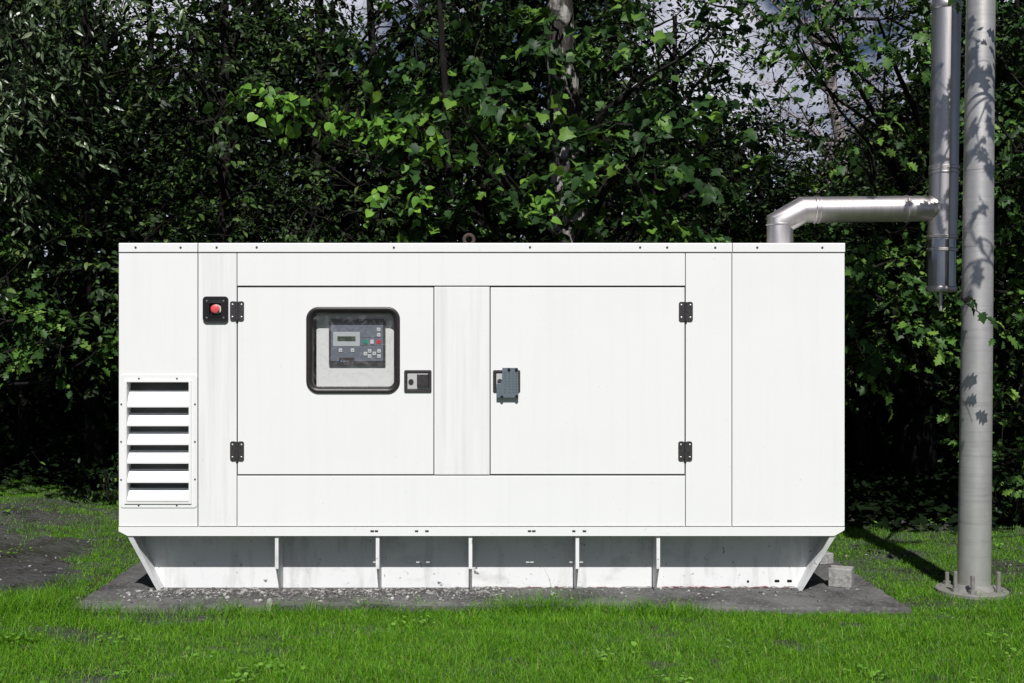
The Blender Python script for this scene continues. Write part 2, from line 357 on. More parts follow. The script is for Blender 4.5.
for s, tx, bx in ((1, 127.5, 157.5), (-1, 835.5, 802)):
    bm = bmesh.new()
    t0, b0 = X(tx), X(bx, CAMD+.09); th = .010*s
    a = [(t0, .004, ZL-.001), (b0, .09, .001), (b0, DEP-.1, .001), (t0, DEP-.02, ZL-.001)]
    va = [bm.verts.new(p) for p in a]; vb = [bm.verts.new((p[0]+th*1.0, p[1], p[2])) for p in a]
    bm.faces.new(va); bm.faces.new(vb[::-1])
    for q in range(4): bm.faces.new((va[q], va[(q+1) % 4], vb[(q+1) % 4], vb[q]))
    # folded front flange following the slope
    q = [(t0-.001*s, .0, ZL-.002), (t0+.026*s, .0, ZL-.002), (b0+.018*s, .087, .001), (b0-.001*s, .087, .001)]
    v1 = [bm.verts.new(p) for p in q]; v2 = [bm.verts.new((p[0], p[1]+.005, p[2])) for p in q]
    bm.faces.new(v1); bm.faces.new(v2[::-1])
    for k in range(4): bm.faces.new((v1[k], v1[(k+1) % 4], v2[(k+1) % 4], v2[k]))
    gp('end_plate', bm, 'skid', skid)
for hx, hy in ((777, 581), (789.5, 581), (748, 581.5)):
    bm = bmesh.new(); w_ = .013 if hx > 760 else .006
    rrloft(bm, X(hx, dR), Z(hy, dR), w_*2, .014, .006, [(0, RY-.0005), (0, RY+.002)], cap0=True, cap1=True); gp('slot', bm, 'blackplastic', skid)
# cracked bead of sealant where the skid meets the slab
bm = bmesh.new(); k = X(452, dR); path = []
while k < X(800, dR):
    path.append((k, RY-.012+random.uniform(-.004, .004), .004+random.uniform(-.002, .004))); k += random.uniform(.008, .03)
tube(bm, path, [random.uniform(.0012, .0055) for _ in path], 6)
M['sealant'] = mat('cracked_sealant', (.5, .48, .46), .8, 0, .2, noise=[((9, 9, 9), 4, .5, .56, (.20, .06, .055), .9), (v3(40), 4, .52, .6, (.08, .07, .07), .7)])
gp('sealant_bead', bm, 'sealant', skid)
# doors
doors = []
door_l = bmesh.new(); gd = .0044
ring_plate(door_l, X(237)+gd, X(434)-gd*.7, Z(475)+gd, Z(286.5)-gd, X(309.5), X(397), Z(390.5), Z(310), .05, 0, .022, 10)
d1 = gp('door', door_l, 'white', label='left door with the control window')
d2 = gp('door', Box(X(490)+gd*.7, X(685.5)-gd, 0, .022, Z(475)+gd, Z(286.5)-gd), 'white', bev=.0022, label='right door with the covered latch')
# window gasket and pane
bm = bmesh.new(); cx, cz = X(353.2), Z(350)
rrloft(bm, cx, cz, X(400)-X(306.2), Z(307)-Z(393.2), .062, [(0, .0), (0, -.006), (.004, -.011), (.012, -.012), (.020, -.008), (.027, -.002), (.032, .010), (.032, .026), (.01, .026), (.01, .0)], closed=True, n=12)
smooth(gp('window_frame', bm, 'rubber', d1), 50)
pm = bpy.data.materials.new('window_pane'); pm.use_nodes = True; t = pm.node_tree; t.nodes.remove(t.nodes['Principled BSDF'])
tr = t.nodes.new('ShaderNodeBsdfTransparent'); tr.inputs['Color'].default_value = (.9, .905, .9, 1); gl = t.nodes.new('ShaderNodeBsdfGlossy'); gl.inputs['Roughness'].default_value = .12
gl.inputs['Color'].default_value = (.9, .9, .9, 1)
lw = t.nodes.new('ShaderNodeLayerWeight'); lw.inputs['Blend'].default_value = .5; pw = t.nodes.new('ShaderNodeMath'); pw.operation = 'POWER'; pw.inputs[1].default_value = 4; t.links.new(lw.outputs['Facing'], pw.inputs[0]); fr = t.nodes.new('ShaderNodeMath'); fr.operation = 'MULTIPLY_ADD'; fr.inputs[1].default_value = .9; fr.inputs[2].default_value = .05; t.links.new(pw.outputs[0], fr.inputs[0]); x_ = t.nodes.new('ShaderNodeMixShader')
t.links.new(fr.outputs[0], x_.inputs[0]); t.links.new(tr.outputs[0], x_.inputs[1]); t.links.new(gl.outputs[0], x_.inputs[2])
# thin film of grime with swirl scratches on the pane
df = t.nodes.new('ShaderNodeBsdfDiffuse'); df.inputs['Color'].default_value = (.6, .6, .6, 1)
tcn = t.nodes.new('ShaderNodeTexCoord'); nz = t.nodes.new('ShaderNodeTexNoise'); nz.inputs['Scale'].default_value = 14; nz.inputs['Detail'].default_value = 7; nz.inputs['Distortion'].default_value = 2.5
mr = t.nodes.new('ShaderNodeMapRange'); mr.inputs['From Min'].default_value = .48; mr.inputs['From Max'].default_value = .75; mr.inputs['To Min'].default_value = .01; mr.inputs['To Max'].default_value = .14
x2 = t.nodes.new('ShaderNodeMixShader'); t.links.new(tcn.outputs['Object'], nz.inputs['Vector']); t.links.new(nz.outputs['Fac'], mr.inputs['Value']); t.links.new(mr.outputs[0], x2.inputs[0])
t.links.new(x_.outputs[0], x2.inputs[1]); t.links.new(df.outputs[0], x2.inputs[2]); t.links.new(x2.outputs[0], t.nodes['Material Output'].inputs['Surface'])
M['pane'] = pm
bm = bmesh.new(); rrloft(bm, cx, cz, X(394.5)-X(311.5), Z(312.5)-Z(387.8), .035, [(0, .012)], cap0=True, n=10)
pane_flip = True
pn = gp('pane', bm, 'pane', d1)
if pn.data.polygons[0].normal.y > 0: pn.data.flip_normals()
# compartment behind the window
IY = .070; dI = CAMD+IY
bm = bmesh.new(); box(bm, X(316.6, dI), wx1+.03, IY, IY+.004, wz0-.03, wz1+.05); mp_ = gp('mounting_plate', bm, 'white')
bm = bmesh.new(); box(bm, wx0-.03, wx0-.028, .05, .2, wz0-.03, wz1+.05); box(bm, wx0-.03, wx1+.03, .2, .202, wz0-.03, wz1+.05)
box(bm, wx1+.031, wx1+.033, .05, .2, wz0-.03, wz1+.05); box(bm, wx0-.03, wx1+.03, .05, .2, wz1+.051, wz1+.053); box(bm, wx0-.03, wx1+.03, .05, .2, wz0-.033, wz0-.031)
gp('compartment', bm, 'inner')
cp = bmesh.new(); cy = .056; dC = CAMD+cy
def C8(u, v): return X(325+u/12.415, dC), Z(315+v/12.415, dC)
def rect8(bm, u0, v0, u1, v1, ya, yb, r=.001):
    (a0, c1), (a1, c0) = C8(u0, v0), C8(u1, v1)
    rrloft(bm, (a0+a1)/2, (c0+c1)/2, a1-a0, c1-c0, r, [(0, yb), (0, ya+.0005), (.0006, ya)], cap0=True, cap1=True, n=4)
rect8(cp, 48, 48, 750, 625, cy, IY, .006); cpo = gp('control_panel', cp, 'panelbezel')
def sub(name, m, rects, ya=None, r=.001):
    bm = bmesh.new()
    for q in rects: rect8(bm, *q, ya if ya is not None else cy-.002, cy, r)
    return gp(name, bm, m, cpo)
sub('faceplate', 'panelblue', [(74, 92, 722, 572)], cy-.0015)
y2 = cy-.003
sub('screen_frame', 'lcdframe', [(100, 210, 434, 386)], y2)
sub('screen', 'lcd', [(156, 264, 380, 324)], y2-.0015)
sub('button', 'green', [(481, 306, 534, 356)], y2-.002); sub('button', 'whitekey', [(562, 308, 609, 358)], y2-.002); sub('button', 'redkey', [(641, 308, 692, 356)], y2-.002, .002)
for u, v in ((193, 437), (343, 437), (503, 480), (555, 446), (555, 509), (613, 478), (672, 446), (672, 509), (668, 180), (668, 246)):
    b = sub('button', 'whitekey', [(u-22, v-22, u+22, v+22)], y2-.0015, .0022)
    bm = bmesh.new(); rect8(bm, u-9, v-4, u+9, v+5, y2-.0023, y2-.0010, .0004); gp('button_mark', bm, 'panelblue', cpo)
sub('card_slot', 'panelbezel', [(176, 528, 368, 572)], y2)
sub('mark', 'bluedot', [(192, 568, 212, 582)], y2-.001)
sub('legend', 'whitekey', [(225, 571, 300, 575)], y2-.0008, .0003)
sub('divider', 'panelbezel', [(440, 276, 715, 281), (440, 375, 715, 380)], cy-.0022, .0002)
for u, v in ((60, 60), (738, 60), (60, 612), (738, 612)):
    bm = bmesh.new(); disc_cyl(bm, C8(u, v), .003, cy-.0012, cy, 8); gp('screw', bm, 'screwsteel', cpo)
# screws on the shell
sm_ = bmesh.new(); disc_cyl(sm_, (0, 0), .0055, -.003, 0, 10, .0015)
s0 = gp('screw', sm_, 'rivet'); smooth(s0, 40); first = [True]
def screw(px, py, y=0, parent=G, s=1):
    if first[0]: o = s0; first[0] = False; o.parent = parent
    else: o = s0.copy(); COL.objects.link(o); o.parent = parent
    o.location = (X(px), y, Z(py)); o.scale = (s, 1, s); return o
for px in (136, 181, 217, 257, 394, 530, 640, 667, 715, 757, 822): screw(px, 247.3 + random.uniform(-.2, .2), -.006)
# lifting eye
bm = bmesh.new(); c = P(469, 238, CAMD+.45); c.z = ZT+.052
for k in range(14):
    pass
ring = [[(c.x+(.026+.009*math.cos(2*math.pi*j/10))*math.cos(2*math.pi*i/20), c.y+.009*math.sin(2*math.pi*j/10), c.z+(.026+.009*math.cos(2*math.pi*j/10))*math.sin(2*math.pi*i/20)) for j in range(10)] for i in range(20)]
loft(bm, ring, True)
tube(bm, [(c.x, c.y, ZT-.01), (c.x, c.y, c.z-.024)], .016, 10)
smooth(gp('lifting_eye', bm, 'rust'), 60)
# louvre
LV = gp('louvre_frame', bmesh.new(), 'white')
bm = bmesh.new()
cxl, czl = (X(120.3)+X(197.3))/2, (Z(374.8)+Z(507.5))/2; wl, hl = X(197.3)-X(120.3), Z(374.8)-Z(507.5)
o_ = rrect(cxl, czl, wl, hl, .016); i_ = rrect((X(127.3)+X(189.2))/2, (Z(382)+Z(501.8))/2, X(189.2)-X(127.3), Z(382)-Z(501.8), .001)
loft(bm, [[(u, 0, v) for u, v in o_], [(u, -.004, v) for u, v in o_], [(u, -.004, v) for u, v in i_], [(u, 0, v) for u, v in i_]])
# raised inner lip
i2 = rrect((X(124.8)+X(191.8))/2, (Z(380.5)+Z(503.5))/2, X(191.8)-X(124.8), Z(380.5)-Z(503.5), .001)
loft(bm, [[(u, -.004, v) for u, v in i2], [(u, -.010, v) for u, v in i2], [(u, -.010, v) for u, v in i_], [(u, .06, v) for u, v in i_]])
old = LV.data; me = bpy.data.meshes.new('louvre_frame'); bmesh.ops.recalc_face_normals(bm, faces=bm.faces); bm.to_mesh(me); bm.free(); me.materials.append(M['white']); LV.data = me
bot = [407.2, 426.0, 444.8, 463.4, 482.6, 501.2]; top = [391.2, 413.8, 432.6, 451.2, 469.8, 488.8]
for b_, t_ in zip(bot, top):
    bm = bmesh.new(); ya, yb = -.008, .040
    zb_, zt_ = Z(b_, CAMD), Z(t_, CAMD+.04)+.005
    prism(bm, [(ya, zb_), (ya, zb_+.009), (yb, zt_), (yb+.001, zt_-.006), (ya+.003, zb_+.003)], X(127.5), X(189), 'x')
    gp('blade', bm, 'white', LV)
bm = bmesh.new(); box(bm, lx0-.002, lx1+.002, .10, .102, lz0, lz1); gp('duct', bm, 'inner', LV)
for px, py in ((139.2, 378.4), (177.2, 378.4), (139, 505.1), (177, 505.1), (121.6, 404), (121.4, 441.5), (121.4, 479.5), (195.2, 404), (195.2, 441.5), (195.2, 479)): screw(px, py, -.004, LV, .8)
# hinges
hpl = None
for px, py in ((237.2, 311), (237.2, 451), (685.8, 311.5), (685.2, 451)):
    bm = bmesh.new(); cx, cz = X(px), Z(py); hw, hh = .034, .098
    for s in (-1, 1): rrloft(bm, cx+s*.019, cz, hw-.002, hh, .011, [(0, .0), (0, -.005), (.0015, -.007)], cap0=True, cap1=True)
    tube(bm, [(cx, -.008, cz-.047), (cx, -.008, cz+.047)], .0075, 10)
    h = gp('hinge', bm, 'darksteel')
    for sx in (-1, 1):
        for sz in (-1, 1):
            bm = bmesh.new(); disc_cyl(bm, (cx+sx*.0225, cz+sz*.031), .0055, -.0085, -.006, 10, .001); gp('screw', bm, 'screwsteel', h)
# emergency stop
bm = bmesh.new(); cx, cz = X(215.9), Z(309.2)
rrloft(bm, cx, cz, .127, .128, .018, [(0, 0), (0, -.012), (.003, -.016), (.018, -.016)], n=8)
N = 32
outer = rrect(cx, cz, .127-.036, .128-.036, .004, 8); inner = [(cx+.041*math.cos(math.atan2(v-cz, u-cx)), cz+.041*math.sin(math.atan2(v-cz, u-cx))) for u, v in outer]
loft(bm, [[(u, -.016, v) for u, v in outer], [(u, -.018, v) for u, v in inner], [(cx+(u-cx)*.8, -.004, cz+(v-cz)*.8) for u, v in inner]], cap1=True)
es = smooth(gp('emergency_stop', bm, 'blackplastic'), 35)
bm = bmesh.new(); disc_cyl(bm, (cx+.006, cz), .0235, -.012, -.004, 20); gp('button_collar', bm, 'cream', es)
bm = bmesh.new(); disc_cyl(bm, (cx+.001, cz+.002), .021, -.026, -.010, 20, .004); smooth(gp('stop_button', bm, 'red', es), 50)
for sx in (-1, 1):
    for sz in (-1, 1):
        bm = bmesh.new(); disc_cyl(bm, (cx+sx*.042, cz+sz*.042), .0045, -.018, -.015, 8); gp('screw', bm, 'screwsteel', es)
# latches
def latch(parent, x0, x1, y0, y1, flip=1):
    cx, cz = (X(x0)+X(x1))/2, (Z(y0)+Z(y1))/2; w_, h_ = X(x1)-X(x0), Z(y0)-Z(y1)
    bm = bmesh.new(); rrloft(bm, cx, cz, w_, h_, .008, [(0, 0), (0, -.006), (.003, -.009), (.011, -.009), (.015, -.002)], n=5, cap1=True)
    h = smooth(gp('latch_housing', bm, 'darksteel', parent), 35)
    bm = bmesh.new(); rrloft(bm, cx, cz, w_-.034, h_-.034, .003, [(0, -.0022), (0, -.004)], cap1=True); gp('latch_plate', bm, 'chrome', parent)
    bm = bmesh.new(); rrloft(bm, cx+flip*.024, cz+.003, .056, .066, .005, [(0, -.003), (0, -.012), (.003, -.014)], cap1=True); gp('latch_paddle', bm, 'darksteel', parent)
    bm = bmesh.new(); disc_cyl(bm, (cx-flip*.034, cz-.002), .013, -.010, -.003, 16); disc_cyl(bm, (cx-flip*.034, cz-.002), .005, -.0115, -.009, 12); gp('keyhole', bm, 'darksteel', parent)
latch(d1, 404.2, 431.6, 370, 392.2); latch(d2, 493, 520.3, 370, 392, 1)
bm = bmesh.new(); 
def C6(u, v): return X(470+u/11.39), Z(350+v/11.39)
poly = [C6(u, v) for u, v in ((368, 200), (545, 200), (552, 540), (302, 540), (302, 380), (352, 378), (364, 330))]
prism(bm, poly, -.024, -.019); box(bm, C6(400, 0)[0], C6(500, 0)[0], -.019, -.008, C6(0, 500)[1], C6(0, 250)[1])
o = gp('latch_cover', bm, 'cover', d2, .001, 'grey blue perforated plate over the latch')
for u, v in ((443, 218), (527, 222), (362, 530), (530, 525)):
    bm = bmesh.new(); disc_cyl(bm, C6(u, v), .0075, -.029, -.023, 12); gp('screw', bm, 'blackplastic', d2)
bm = bmesh.new()
for ci, u in enumerate((400, 448, 490, 525)):
    for k in range(8): disc_cyl(bm, C6(u+random.uniform(-3, 3), 262+k*31), .0022, -.0248, -.0236, 6)
gp('cover_holes', bm, 'blackplastic', d2)

# ------------------------------------------------------------ exhaust and pole
D = 6.45
E = thing('exhaust_pipe', 'shiny stainless exhaust pipe rising from the generator roof into a tall vertical stack', 'exhaust pipe', loc=(0, 0, 0))
def ep_(name, bm, m='exhaust', label=None):
    o = smooth(obj(name, bm, M[m], E), 35); 
    if label: o['label'] = label
    return o
r1 = 12.9/F*D; r2 = 14.1/F*D
bm = bmesh.new(); tube(bm, [P(780, 262, D), P(780, 223, D), P(803, 209.8, D), P(814, 209.75, D)], r1, 40); ep_('elbow', bm)
bm = bmesh.new(); tube(bm, [P(813.5, 209.8, D), P(906, 208.8, D)], r1*1.003, 40); ep_('pipe', bm, label='horizontal run of the exhaust')
bm = bmesh.new(); tube(bm, [P(906, 208.8, D), P(943, 208.5, D)], r1*.985, 40); tube(bm, [P(942.2, 240, D), P(944, 168, D)], r2, 40); ep_('tee', bm)
bm = bmesh.new(); tube(bm, [P(944, 168, D), P(946.6, 8, D), P(949, -140, D)], r2*.985, 40); ep_('stack', bm)
bm = bmesh.new(); tube(bm, [P(941.5, 288, D), P(941.8, 240, D)], [r2*.99, r2*.99], 40); ep_('drain_section', bm, 'mirror', 'darker polished end of the stack')
bm = bmesh.new(); tube(bm, [P(940.5, 311, D), P(940.6, 286, D)], .009, 10); ep_('drain_spout', bm, 'galv')
def band(p, q, r, wid, name='clamp_band'):
    p, q = Vector(p), Vector(q); d = (q-p).normalized(); bm = bmesh.new()
    tube(bm, [p-d*wid/2, p-d*wid*.3, p+d*wid*.3, p+d*wid/2], [r*1.015, r*1.065, r*1.065, r*1.015], 40); return ep_(name, bm)
band(P(944, 168, D), P(944.2, 150, D), r2, .022); band(P(944.05, 173, D), P(944.2, 150, D), r2, .010); band(P(942.1, 237, D), P(942.3, 230, D), r2, .02); band(P(941.8, 250, D), P(942, 240, D), r2, .02)
band(P(941.5, 289, D), P(941.6, 280, D), r2, .03); band(P(946.6, 6, D), P(946.8, -10, D), r2, .04)
band(P(815, 209.7, D), P(906, 208.8, D), r1, .016); band(P(818.5, 209.6, D), P(906, 208.8, D), r1, .008); band(P(906, 208.8, D), P(930, 208.6, D), r1, .012)
band(P(780, 224.5, D), P(780, 230, D), r1, .008)
# roof collar where the exhaust leaves the canopy
bm = bmesh.new(); b = P(780, 250, D); tube(bm, [(b.x, b.y, ZT-.006), (b.x, b.y, ZT+.006)], r1*1.35, 32); o = smooth(obj('roof_collar', bm, M['white'], E), 35)

DP = 6.17
T = thing('steel_pole', 'tall galvanised steel pole bolted to the ground right of the generator', 'pole')
bt, tp = P(974, 588, DP), P(980.8, 0, DP)
bt.z = GZ+.045
up = (tp-bt).normalized()
bm = bmesh.new(); L = 4.6
tube(bm, [bt-up*.01, bt+up*.9, bt+up*2.95, bt+up*L], [15.9/F*DP, 15.2/F*DP, 13.7/F*DP, 12.6/F*DP], 48); smooth(obj('shaft', bm, M['galv'], T), 40)
bm = bmesh.new(); c = (bt.x-.012, bt.y)
rings = []
for r_, z_ in ((.178, GZ-.02), (.178, GZ+.020), (.174, GZ+.024), (.02, GZ+.026)): rings.append([(c[0]+r_*math.cos(2*math.pi*i/48), c[1]+r_*math.sin(2*math.pi*i/48), z_) for i in range(48)])
loft(bm, rings, False, True, True)
fl = smooth(obj('flange', bm, M['flange'], T), 30)
bm = bmesh.new(); tube(bm, [(bt.x, bt.y, GZ+.024), (bt.x, bt.y, GZ+.046)], [.105, .088], 40); smooth(obj('weld_collar', bm, M['flange'], T), 40)
for k, (ax, hgt) in enumerate(((213, .10), (250, .09), (318, .10), (50, .06), (130, .06))):
    bx, by = c[0]+.135*math.cos(R(ax)), c[1]+.135*math.sin(R(ax))
    bm = bmesh.new(); tube(bm, [(bx, by, GZ+.02), (bx, by, GZ+.027+hgt)], .0105, 12)
    b_ = smooth(obj('anchor_bolt', bm, M['flange'], fl), 40)
    bm = bmesh.new(); tube(bm, [(bx, by, GZ+.024), (bx, by, GZ+.042)], .019, 6); obj('nut', bm, M['flange'], fl)
def pband(py, wid=.018):
    q = P(980.8-(py/588)*6.8, py, DP); bm = bmesh.new(); rr = (13.7+1.8*py/588)/F*DP
    tube(bm, [q-up*wid/2, q+up*wid/2], rr*1.03, 40); 
    ex = P(943.8-(py-168)/70*1.6, py, D)
    smooth(obj('strap', bm, M['galv'], T), 40)
    bm = bmesh.new(); box(bm, ex.x+r2, q.x-rr, q.y+.0, q.y+.02, q.z-.006, q.z+.006); obj('bracket', bm, M['galv'], T)
pband(169); pband(245)

# blocks
bm = bmesh.new(); box(bm, -.058, .058, -.045, .045, 0, .098)
o = obj('concrete_block', bm, M['blockcon']); bevel(o, .005, 3); o.location = (X(841, 6.2), .20, .0005); o.rotation_euler = (0, 0, R(-24))
tag(o, 'pale rough concrete block standing on the slab at the right corner of the generator', 'block')
bm = bmesh.new(); box(bm, -.045, .045, -.035, .035, 0, .062)
o = obj('concrete_block', bm, M['blockcon']); bevel(o, .006, 3); o.location = (X(826, 6.75), .80, .0005); o.rotation_euler = (0, 0, R(20))
tag(o, 'smaller shaded concrete block half hidden behind the skid end', 'block')
def rock(name, loc, s, seed, m, label, cat):
    bm = bmesh.new(); bmesh.ops.create_icosphere(bm, subdivisions=3, radius=1); r_ = random.Random(seed)
    ph = [Vector((r_.uniform(-3, 3), r_.uniform(-3, 3), r_.uniform(-3, 3))) for _ in range(5)]
    for v in bm.verts:
        k = 1+sum(.09*math.sin(v.co.dot(p)*1.3) for p in ph); v.co *= k; v.co.x *= s[0]; v.co.y *= s[1]; v.co.z *= s[2]
    o = obj(name, bm, M[m]); o.location = loc; return tag(o, label, cat)
bm = bmesh.new(); prism(bm, [(-.014, -.03), (.012, -.03), (.016, .030), (.004, .044), (-.010, .034)], -.012, .010)
o = obj('stone', bm, M['blockcon']); bevel(o, .003, 2); o.location = (X(268, 5.72), -.27, .0); o.rotation_euler = (R(-12), R(9), R(20))
tag(o, 'small pale stone shard standing upright at the front edge of the slab', 'stone')
bm = bmesh.new(); pts = [(0, .0), (.2, .012), (.5, .004), (.8, .014), (1.15, .006), (1.5, .01), (1.5, -.045), (1.1, -.052), (.7, -.045), (.3, -.055), (.02, -.04)]
a = [bm.verts.new((u, v, .012+.006*math.sin(u*9))) for u, v in pts]; b = [bm.verts.new((u, v, -.03)) for u, v in pts]
bm.faces.new(a); bm.faces.new(b[::-1])
for k in range(len(pts)): bm.faces.new((a[k], a[(k+1) % len(pts)], b[(k+1) % len(pts)], b[k]))
o = obj('broken_edging', bm, M['concrete']); o.location = (X(272, 5.7), -.25, .004); bevel(o, .006, 2); tag(o, 'long broken strip of concrete lying along the front of the slab', 'edging')

def density(x, y):
    pxx, pyy = proj(x, y)
    d = np.ones_like(x)
    def hole(cx, cy, rx, ry, k=1, soft=.5):
        nonlocal d
        q = np.sqrt(((pxx-cx)/rx)**2+((pyy-cy)/ry)**2) + .28*fnoise(x, y, 9)
        d = d*(1-k*(1-sm(1-soft, 1+soft*.4, q)))
    hole(12, 566, 88, 34); hole(30, 527, 80, 6, .8); hole(60, 547, 40, 7, .8); hole(45, 634, 80, 9, .8); hole(95, 602, 70, 8, .9); hole(165, 618, 85, 9, .85); hole(100, 540, 30, 5, .6)
    hole(975, 590, 48, 13, .95); hole(900, 556, 40, 6, .75); hole(1000, 566, 40, 10, .75); hole(920, 572, 50, 5, .6)
    edge = 9.9-6 - 1.75*sm(-2.2, 1.9, x) + .35*fnoise(x, 0*x, 2.1)
    d = d*(1-sm(edge-.4, edge+.3, y))
    left = sm(-1.5, -2.3, x)*sm(-.45, .2, y); d = d*(1-.12*left)
    back = sm(1.0, 2.2, y); d = d*(1-.15*back)
    inside = (x > -1.99) & (x < 2.045) & (y > -.268-.03*sm(1., 2., x)) & (y < 1.7); d = np.where(inside, 0, d)
    d = d*(.76+.35*fnoise(x, y, 5.))*(1-.75*sm(.62, .8, fnoise(y+2, x, 10)))
    return np.clip(d, 0, 1)
# gravel, crushed bits along the skid and around the pole
def scatter_stones(name, pts, sizes, m, label):
    bm = bmesh.new(); bmesh.ops.create_icosphere(bm, subdivisions=1, radius=1); bv = np.array([v.co[:] for v in bm.verts]); bf = np.array([[v.index for v in f.verts] for f in bm.faces]); bm.free()
    n = len(pts); sc = sizes[:, None]*rng.uniform(.5, 1.2, (n, 3)); sc[:, 2] *= .6
    V = bv[None]*sc[:, None, :]*(1+rng.uniform(-.25, .25, (n, len(bv), 1)))
    an = rng.uniform(0, 6.28, n); c_, s_ = np.cos(an), np.sin(an)
    V = np.stack([V[..., 0]*c_[:, None]-V[..., 1]*s_[:, None], V[..., 0]*s_[:, None]+V[..., 1]*c_[:, None], V[..., 2]], -1)+pts[:, None, :]
    Fc = (bf[None]+np.arange(n)[:, None, None]*len(bv)).reshape(-1, 3)
    o = obj(name, quads_mesh(name, V.reshape(-1, 3), Fc), M[m]); tag(o, label, 'gravel', kind='stuff')
n = 2600; px = np.where(rng.random(n) < .85, rng.uniform(-1.75, .1, n), rng.uniform(-1.9, 1.95, n)); y = .13-np.abs(rng.normal(0, .12, n)); y = np.clip(y, -.3, .14)
m1 = np.stack([px, y, np.full(n, .003)], -1); s1 = rng.gamma(2.0, .0026, n)+.0012
n = 2600; qx = rng.uniform(-4.5, 4.5, n); qy = rng.uniform(-1, 2.6, n); keep = ~((qx > -2.05) & (qx < 2.05) & (qy > -.35)); qx, qy = qx[keep], qy[keep]
m2 = np.stack([qx, qy, gheight(qx, qy)+.004], -1); s2 = rng.gamma(2, .0035, len(qx))+.002
kp = rng.random(len(qx)) < (1-.85*(np.clip(density(qx, qy), 0, 1) > .3)); m2 = m2[kp]; s2 = s2[kp]*.75
scatter_stones('gravel', np.concatenate([m1, m2]), np.concatenate([s1, s2]), 'stone', 'loose gravel and grit scattered on the slab and bare soil')

# ------------------------------------------------------------ grass
def blades(name, x, y, hgt, wid, lean, m, label):
    n = len(x); z = gheight(x, y)-.004; a = rng.uniform(0, 2*np.pi, n); la = rng.uniform(0, 2*np.pi, n)
    dx, dy = np.cos(a)*wid/2, np.sin(a)*wid/2; lx, ly = np.cos(la)*lean*hgt, np.sin(la)*lean*hgt
    B = np.stack([x, y, z], -1)
    v0 = B-np.stack([dx, dy, 0*x], -1); v1 = B+np.stack([dx, dy, 0*x], -1)
    Mi = B+np.stack([lx*.35, ly*.35, hgt*.58], -1); w2 = np.stack([dx, dy, 0*x], -1)*.85
    v2 = Mi+w2; v3_ = Mi-w2; v4 = B+np.stack([lx, ly, hgt*np.sqrt(np.clip(1-.6*lean**2, .1, 1))], -1)
    V = np.stack([v0, v1, v2, v3_, v4], 1).reshape(-1, 3); b = np.arange(n)*5
    loops = np.stack([b, b+1, b+2, b+3, b+3, b+2, b+4], -1).ravel()
    st = np.stack([np.arange(n)*7, np.arange(n)*7+4], -1).ravel(); tt = np.tile([4, 3], n)
    o = obj(name, np_mesh(name, V, loops, st, tt), M[m]); tag(o, label, 'grass', kind='stuff'); return o
def sample(n, x0, x1, y0, y1):
    x = rng.uniform(x0, x1, n); y = rng.uniform(y0, y1, n); k = rng.random(n) < density(x, y); return x[k], y[k]
parts = [sample(520000, -3.2, 3.6, -1.7, -.2), sample(190000, -3.7, -1.95, -.3, 3.8), sample(170000, 1.95, 3.8, -.3, 3.2), sample(40000, -4.8, -3.7, -.3, 4), sample(40000, 3.8, 4.8, -.3, 3.4), sample(170000, -5, 5, -4.2, -1.7), sample(25000, -9, -4.6, -2, 4), sample(25000, 4.8, 9, -2, 4)]
x = np.concatenate([p[0] for p in parts]); y = np.concatenate([p[1] for p in parts])
hn = .5+.5*fnoise(x, y, 3.3)
hg = rng.gamma(6, .0049, len(x))*(.7+.6*hn)*(1+.35*fnoise(y, x, 14)); back = sm(-.1, .8, y); hg = hg*(1-.35*back); hg = hg*np.where((np.abs(x) < 2.3) & (y < 0), 1+(1.1-1.3*sm(.6, 1.6, x))*sm(-.45, -.27, y), 1)
blades('grass', x, y, hg, rng.uniform(.0012, .0030, len(x)), rng.uniform(.15, 1.35, len(x)), 'grass', 'short bright green lawn grass round the slab')
# low broad-leaved weeds in the lawn
def leaf_shapes():
    sh = {}
    half = [(.14, .0), (.35, -.02), (.40, .13), (.52, .21), (.49, .35), (.57, .53), (.43, .58), (.33, .66), (.24, .83), (.10, .90)]
    sh['broad'] = [(0, .06)] + half + [(0, 1.04)] + [(-u, v) for u, v in half[::-1]]
    sh['heart'] = [(0, .03), (.22, -.04), (.44, .12), (.48, .38), (.36, .66), (.0, 1.0), (-.36, .66), (-.48, .38), (-.44, .12), (-.22, -.04)]
    sh['oak'] = [(0, 0), (.12, .14), (.26, .22), (.14, .34), (.38, .48), (.20, .58), (.36, .76), (.18, .80), (.0, 1.0), (-.18, .80), (-.36, .76), (-.20, .58), (-.38, .48), (-.14, .34), (-.26, .22), (-.12, .14)]
    sh['slim'] = [(0, 0), (.13, .30), (.14, .60), (0, 1.0), (-.14, .60), (-.13, .30)]
    sh['small'] = [(0, 0), (.28, .35), (.22, .72), (0, 1.0), (-.22, .72), (-.28, .35)]
    return sh
SH = leaf_shapes()
